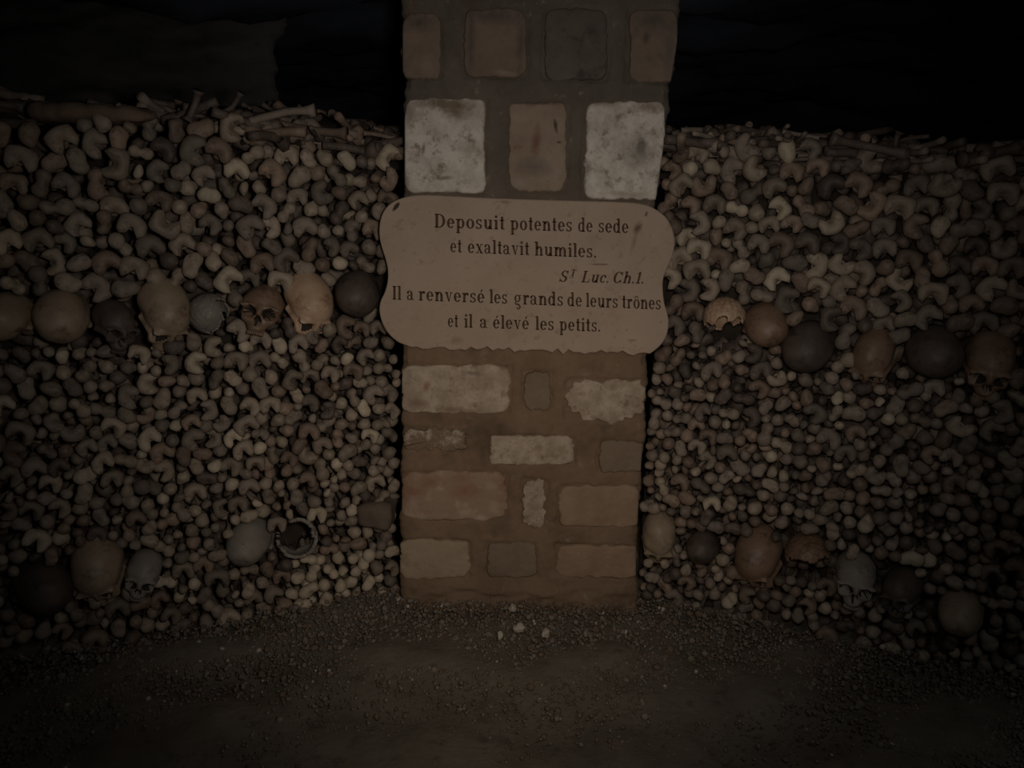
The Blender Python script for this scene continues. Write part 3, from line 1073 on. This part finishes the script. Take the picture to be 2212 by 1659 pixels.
def fill(side, umax):
    r = np.random.default_rng(5 if side == 'L' else 6)
    fixed = [(u, z, rr * 1.0) for s, u, z, rr in SKULLS_PX if s == side]
    zskull = np.array(sorted((u, z) for s, u, z, rr in SKULLS_PX if s == side and z > .7))
    items = []
    z, row = .012, 1
    while z < 1.9:
        low = z < .82
        pitch = .0455 if low else .0545
        u = float(umin(side, z)) + r.uniform(-.012, .012)
        wave = r.uniform(0, 6.28)
        while u < umax:
            hi = z + .012 > np.interp(u, zskull[:, 0], zskull[:, 1])
            if hi:
                pr = (.50, .12, .16, .15, .07) if side == 'R' else (.32, .14, .20, .25, .09)
            elif z > .55:
                pr = (.26, .12, .17, .29, .16) if side == 'L' else (.13, .10, .15, .34, .28)
            else:
                pr = (.12, .09, .15, .34, .30) if side == 'L' else (.06, .08, .14, .36, .36)
            k = KINDS[r.choice(5, p=np.array(pr) / sum(pr))]
            sc = r.uniform(.86, 1.14) * (.93 if not hi else 1.05)
            rad = RAD[k] * sc * .94
            zz = z + .012 + .010 * math.sin(u * 5 + wave) + r.normal(0, .006)
            if rad * .5 < zz < ztop(side, u + rad) - rad * .45 and all((u + rad - fu) ** 2 + (zz - fz) ** 2 > (fr + rad * .45) ** 2 for fu, fz, fr in fixed):
                items.append([u + rad, zz, rad, k, sc, row])
            u += 2 * rad * r.uniform(1.0, 1.12)
        z += pitch
        row += 1
    A = np.array([[i[0], i[1]] for i in items])
    R = np.array([i[2] for i in items])
    Fx = np.array(fixed)
    for it in range(60):
        d = A[:, None] - A[None]
        l = np.hypot(d[..., 0], d[..., 1]) + 1e-9
        ov = np.clip((R[:, None] + R[None]) * 1.0 - l, 0, None)
        np.fill_diagonal(ov, 0)
        A += (d / l[..., None] * ov[..., None] * .34).sum(1)
        d = A[:, None] - Fx[None, :, :2]
        l = np.hypot(d[..., 0], d[..., 1]) + 1e-9
        ov = np.clip(R[:, None] * .85 + Fx[None, :, 2] - l, 0, None)
        A += (d / l[..., None] * ov[..., None] * .6).sum(1)
        A[:, 0] = np.maximum(A[:, 0], R * .85 + umin(side, A[:, 1]))
        A[:, 1] = np.maximum(A[:, 1], R * .75)
        A[:, 1] = np.minimum(A[:, 1], ztop(side, A[:, 0]) - R * .15)
    for i, a in zip(items, A):
        i[0], i[1] = a
    return items


ORD = ['', 'first', 'second', 'third', 'fourth', 'fifth', 'sixth', 'seventh', 'eighth', 'ninth', 'tenth']


def ordn(n):
    if n < len(ORD):
        return ORD[n]
    return '%d%s' % (n, 'th' if 10 < n % 100 < 14 else {1: 'st', 2: 'nd', 3: 'rd'}.get(n % 10, 'th'))


def pick_colour(r, side, u, z, px, py, kind):
    # two caches of whiter bones lie low on the left wall
    if side == 'L' and ((628 < px < 835 and 1195 < py < 1345) and r.random() < .8 or (345 < px < 430 and 1240 < py < 1360) and r.random() < .55):
        return 'pale'
    if side == 'R' and z > 1.2:
        w = {'tan': .32, 'brown': .34, 'grey': .22, 'pale': .07, 'dark': .05}
    elif side == 'R':
        w = {'tan': .18, 'brown': .26, 'grey': .40, 'pale': .02, 'dark': .14}
    elif z > .9:
        w = {'tan': .28, 'brown': .24, 'grey': .34, 'pale': .05, 'dark': .09}
    else:
        w = {'tan': .40, 'brown': .16, 'grey': .33, 'pale': .05, 'dark': .06}
    return list(w)[r.choice(5, p=np.array(list(w.values())))]


def to_px(p):
    d = np.asarray(p) - CAM
    zc = d @ _f
    return W_PX / 2 + F_PX * (d @ _r) / zc, H_PX / 2 - F_PX * (d @ _u) / zc


ALL = []
for side, wl in (('L', LW), ('R', RW)):
    r = np.random.default_rng(77 if side == 'L' else 78)
    items = fill(side, 1.45 if side == 'L' else 1.42)
    rows = {}
    for it in items:
        rows.setdefault(it[5], []).append(it)
    for row, its in rows.items():
        its.sort(key=lambda i: i[0])
        for n_, it in enumerate(its):
            u, z, rad, k, sc, _ = it
            p = wl.at(u, z, r.uniform(-.042, .014) + (.004 if k == 'femur' else 0))
            px, py = to_px(p)
            col = pick_colour(r, side, u, z, px, py, k)
            if k == 'femur':
                rl = r.normal(0, 38) if r.random() < .8 else r.uniform(0, 360)
            else:
                rl = r.uniform(0, 360)
            rotm = Matrix.Rotation(math.atan2(wl.n[0], -wl.n[1]) + r.normal(0, .07), 4, 'Z') @ Matrix.Rotation(r.normal(0, .07), 4, 'X') @ Matrix.Rotation(math.radians(rl), 4, 'Y')
            mw = Matrix.Translation(p) @ rotm @ Matrix.Scale(sc * .93, 4)
            inview = -60 < px < 2272 and -50 < py < 1700
            ALL.append(dict(side=side, row=row, n=n_ + 1, kind=k, col=col, mw=mw, var=int(r.integers(NVAR)), inview=inview,
                            size=rad / np.dot(np.array(p) - CAM, _f), u=u, z=z))

GROUPN = {'L': 'left', 'R': 'right'}
rest = []
for k in KINDS:
    lst = [b for b in ALL if b['kind'] == k]
    lst.sort(key=lambda b: (0 if b['inview'] else 1, -b['size']))
    for i, b in enumerate(lst):
        if i >= 300 or not b['inview']:
            rest.append(b)
            continue
        o = bpy.data.objects.new(k, BME[k][b['var']])
        COL.objects.link(o)
        o.matrix_world = b['mw']
        o.material_slots[0].link = 'OBJECT'
        o.material_slots[0].material = BONE[b['col']]
        tag(o, '%s %s, %s layer up %s wall, %s from the pillar' % (b['col'] if b['col'] != 'grey' else 'greyish', DESC[k], ordn(b['row']), GROUPN[b['side']], ordn(b['n'])),
            'bone', '%ss stacked in the %s bone wall' % (k.replace('_', ' '), GROUPN[b['side']]))

# everything further in and all that is past counting: one packed mass
CK = list(BONE)
BM2 = {k: [bone_mesh(k, s + 40, 2) for s in range(4)] for k in KINDS}
Vs, Fs, Ms, n0 = [], [], [], 0


def add_rest(V, F, mw, col):
    global n0
    A = np.array(mw)
    Vs.append(V @ A[:3, :3].T + A[:3, 3])
    Fs.append(F + n0)
    Ms.append(np.full(len(F), CK.index(col)))
    n0 += len(V)


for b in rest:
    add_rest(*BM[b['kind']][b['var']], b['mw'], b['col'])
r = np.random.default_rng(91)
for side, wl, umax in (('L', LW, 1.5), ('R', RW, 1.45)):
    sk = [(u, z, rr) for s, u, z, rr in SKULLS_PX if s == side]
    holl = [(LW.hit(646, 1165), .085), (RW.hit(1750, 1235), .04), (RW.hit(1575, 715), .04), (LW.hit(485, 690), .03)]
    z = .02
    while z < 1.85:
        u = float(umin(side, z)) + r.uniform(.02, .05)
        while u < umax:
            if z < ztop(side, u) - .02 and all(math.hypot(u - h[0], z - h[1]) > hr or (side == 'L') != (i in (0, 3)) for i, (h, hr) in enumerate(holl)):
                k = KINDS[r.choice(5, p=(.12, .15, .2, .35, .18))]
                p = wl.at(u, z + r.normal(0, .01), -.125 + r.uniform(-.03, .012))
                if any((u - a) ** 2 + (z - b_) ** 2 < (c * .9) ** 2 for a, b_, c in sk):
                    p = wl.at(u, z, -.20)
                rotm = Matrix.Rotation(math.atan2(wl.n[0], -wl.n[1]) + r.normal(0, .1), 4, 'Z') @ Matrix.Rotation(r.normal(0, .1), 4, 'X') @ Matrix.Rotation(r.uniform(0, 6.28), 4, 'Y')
                add_rest(*BM2[k][int(r.integers(4))], Matrix.Translation(p) @ rotm, CK[r.choice(5, p=(.02, .12, .08, .0, .78))])  # mostly dark: shade of the gaps put into the inner bones' colour
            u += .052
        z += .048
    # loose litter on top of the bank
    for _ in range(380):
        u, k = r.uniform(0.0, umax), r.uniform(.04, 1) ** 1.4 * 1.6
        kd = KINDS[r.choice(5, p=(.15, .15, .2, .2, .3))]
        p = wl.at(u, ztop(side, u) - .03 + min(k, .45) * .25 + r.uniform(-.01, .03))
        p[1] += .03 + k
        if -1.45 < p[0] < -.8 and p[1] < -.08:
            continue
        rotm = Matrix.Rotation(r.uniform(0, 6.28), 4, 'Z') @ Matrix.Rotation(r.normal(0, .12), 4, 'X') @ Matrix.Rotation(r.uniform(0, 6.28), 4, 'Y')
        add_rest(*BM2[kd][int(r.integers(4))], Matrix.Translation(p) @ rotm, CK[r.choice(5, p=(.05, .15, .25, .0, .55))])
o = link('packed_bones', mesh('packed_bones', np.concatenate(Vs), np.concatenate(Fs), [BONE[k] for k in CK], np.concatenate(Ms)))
tag(o, 'countless bones packed behind and on top of the stacked bone walls', 'bones', kind='stuff')

# ------------------------------------------------------------------ loose long bones on top of the walls
def lying(pts, r0, mat, label, depth, group='long bones lying on top of the walls', name='long_bone', flare=1.7):
    P = np.array([on_y(a, b_, depth) for a, b_ in pts])
    t = np.linspace(0, 1, 15)
    k = np.linspace(0, 1, len(P))
    Q = np.stack([np.interp(t, k, P[:, i]) for i in range(3)], 1)
    Q[:, 1] += np.sin(t * 3) * .01
    rad = [r0 * (1 + (flare - 1) * (math.exp(-(x / .08) ** 2) + math.exp(-((1 - x) / .08) ** 2))) for x in t]
    c = Q.mean(0)
    V, F = tube(Q - c, rad, 12)
    o = link(name, mesh(name, V, F, [BONE[mat]]), loc=c)
    return tag(o, label, 'bone', group)


lying([(520, 268), (570, 252), (620, 240), (680, 238)], .012, 'grey', 'long curved bone lying on top of left wall, end towards the dark gap', -.10)
lying([(585, 262), (640, 276), (700, 284), (748, 288)], .013, 'brown', 'long brown bone sloping down to the right on top of left wall', -.03)
lying([(470, 250), (500, 230), (520, 200)], .008, 'dark', 'thin dark bone sticking up from top of left wall', -.12)
lying([(405, 262), (418, 226), (428, 196)], .011, 'dark', 'dark bone standing on end on top of left wall', -.16)
lying([(1795, 300), (1850, 310), (1900, 320), (1960, 334)], .012, 'dark', 'long dark bone sloping along the top of the right wall', -.20)
lying([(2075, 345), (2140, 332), (2200, 318)], .014, 'dark', 'thick dark bone at the far right on top of right wall', -.33)
lying([(1934, 325), (1939, 302), (1944, 284)], .009, 'dark', 'short thin bone pointing up above the right wall', -.17)
lying([(1690, 284), (1740, 292), (1770, 298)], .007, 'grey', 'thin rib lying above the right wall behind the knuckled bones', -.03, flare=1.1)

# broad slab resting on the left wall
a, b_ = on_y(66, 244, -.24), on_y(334, 246, -.24)
Lx = b_[0] - a[0]
nx_, nz_ = 60, 10
NS = Noise(61, 7, 3)
ring = []
for t in np.linspace(0, 1, nx_):
    for k in range(16):
        w = 2 * math.pi * k / 16
        c_, s_ = math.cos(w), math.sin(w)
        e = (abs(c_) ** 4 + abs(s_) ** 4) ** (-.25)
        taper = (1 - abs(2 * t - 1) ** 8) * .75 + .25
        q = np.array((a[0] + t * Lx, c_ * e * .07 * taper, s_ * e * .026 * taper))
        q[1] += NS(q) * .006
        q[2] += NS(q + 5) * .005
        ring.append(q)
ring = np.array(ring)
F = grid_faces(nx_, 16, True) + [tuple(range(16))[::-1], tuple((nx_ - 1) * 16 + k for k in range(16))]
sl = link('stone_slab', mesh('stone_slab', ring - (a[0] + Lx / 2, 0, 0), F, [mottled('slab_stone', (.15, .105, .075), (.22, .155, .115), scale=8, seed=3)]),
          loc=(a[0] + Lx / 2, -.24, float(a[2])))
tag(sl, 'long flat reddish slab lying along the top of the left bone wall', 'slab')

# squared stone wedged against the pillar, low on the left wall
u, z = LW.hit(820, 1113)
V, F = project(lambda P: (np.power((np.abs(P / (.062, .06, .046)) ** 5).sum(-1), .2) - 1) * .04 + Noise(71, 9, 2)(P) * .003, (0, 0, 0), 4, .12)
o = link('stone_block', mesh('stone_block', V, F, [mottled('block_stone', (.14, .105, .08), (.20, .155, .118), scale=10, seed=9)]))
o.matrix_world = Matrix.Translation(LW.at(u - .0, z, -.035)) @ Matrix.Rotation(.05, 4, 'Y')
tag(o, 'squared dark stone wedged between left bone wall and pillar, above the paler bones', 'stone')

# ------------------------------------------------------------------ gravel
r = np.random.default_rng(123)
M_GR = [mottled('gravel_grey', (.20, .17, .14), (.28, .24, .195), scale=20, bscale=90), mottled('gravel_brown', (.15, .11, .078), (.21, .16, .115), scale=20, bscale=90),
        mottled('gravel_pale', (.46, .40, .32), (.56, .5, .41), scale=20, bscale=90)]
D1, F1 = ico(1)
Vs, Fs, Ms, n0 = [], [], [], 0


def front_y(x):
    if x < LW.p0[0]:
        return LW.p0[1] - .5 * (LW.p0[0] - x)
    if x > RW.p0[0]:
        return RW.p0[1] - .42 * (x - RW.p0[0])
    return -.01


cnt = 0
while cnt < 17000:
    x = r.uniform(-1.7, 1.75)
    dist = abs(r.normal(0, .36)) if r.random() < .8 else r.uniform(0, 1.0)
    y = front_y(x) + .02 - dist
    s = r.lognormal(math.log(.0043), .42) * (1.25 - min(dist, .8) * .6)
    s = min(s, .015)
    sh = D1 * r.uniform(.6, 1.15, 3) * s
    sh = sh * (1 + r.normal(0, .13, (len(D1), 1)))
    a = r.uniform(0, 6.28)
    R2 = np.array(((math.cos(a), -math.sin(a), 0), (math.sin(a), math.cos(a), 0), (0, 0, 1)))
    zb = .035 * math.exp(-(dist / .12) ** 2) * r.uniform(.1, 1)
    Vs.append(sh @ R2.T + (x, y, zb + s * .15))
    Fs.append(F1 + n0)
    Ms.append(np.full(len(F1), r.choice(3, p=(.49, .50, .01))))
    n0 += len(D1)
    cnt += 1
o = link('gravel', mesh('gravel', np.concatenate(Vs), np.concatenate(Fs), M_GR, np.concatenate(Ms), smooth=False))
tag(o, 'loose gravel and bone chips strewn along the foot of the walls and pillar', 'gravel', kind='stuff')

for i, (px, py, s, lab) in enumerate([
    (1107, 1318, .015, 'palest white pebble lying against the middle of the pillar base'),
    (1121, 1361, .019, 'light pebble on the gravel just below the white one at the pillar base'),
    (1080, 1376, .014, 'small tan pebble left of the light pebble, in front of the pillar'),
    (1178, 1372, .016, 'pale flat pebble right of the light pebble, in front of the pillar')]):
    p = on_floor(px, py, .02)
    rr = np.random.default_rng(500 + i)
    D, F = ico(3)
    nz = Noise(600 + i, .6, 2)
    V = D * rr.uniform(.7, 1.1, 3) * s * (1 + nz(D)[:, None] * .18)
    o = link('pebble', mesh('pebble', V, F, [M_GR[2]]), loc=p + np.array((0, -.0, s * .4)))
    tag(o, lab, 'pebble', 'pale pebbles at the foot of the pillar')
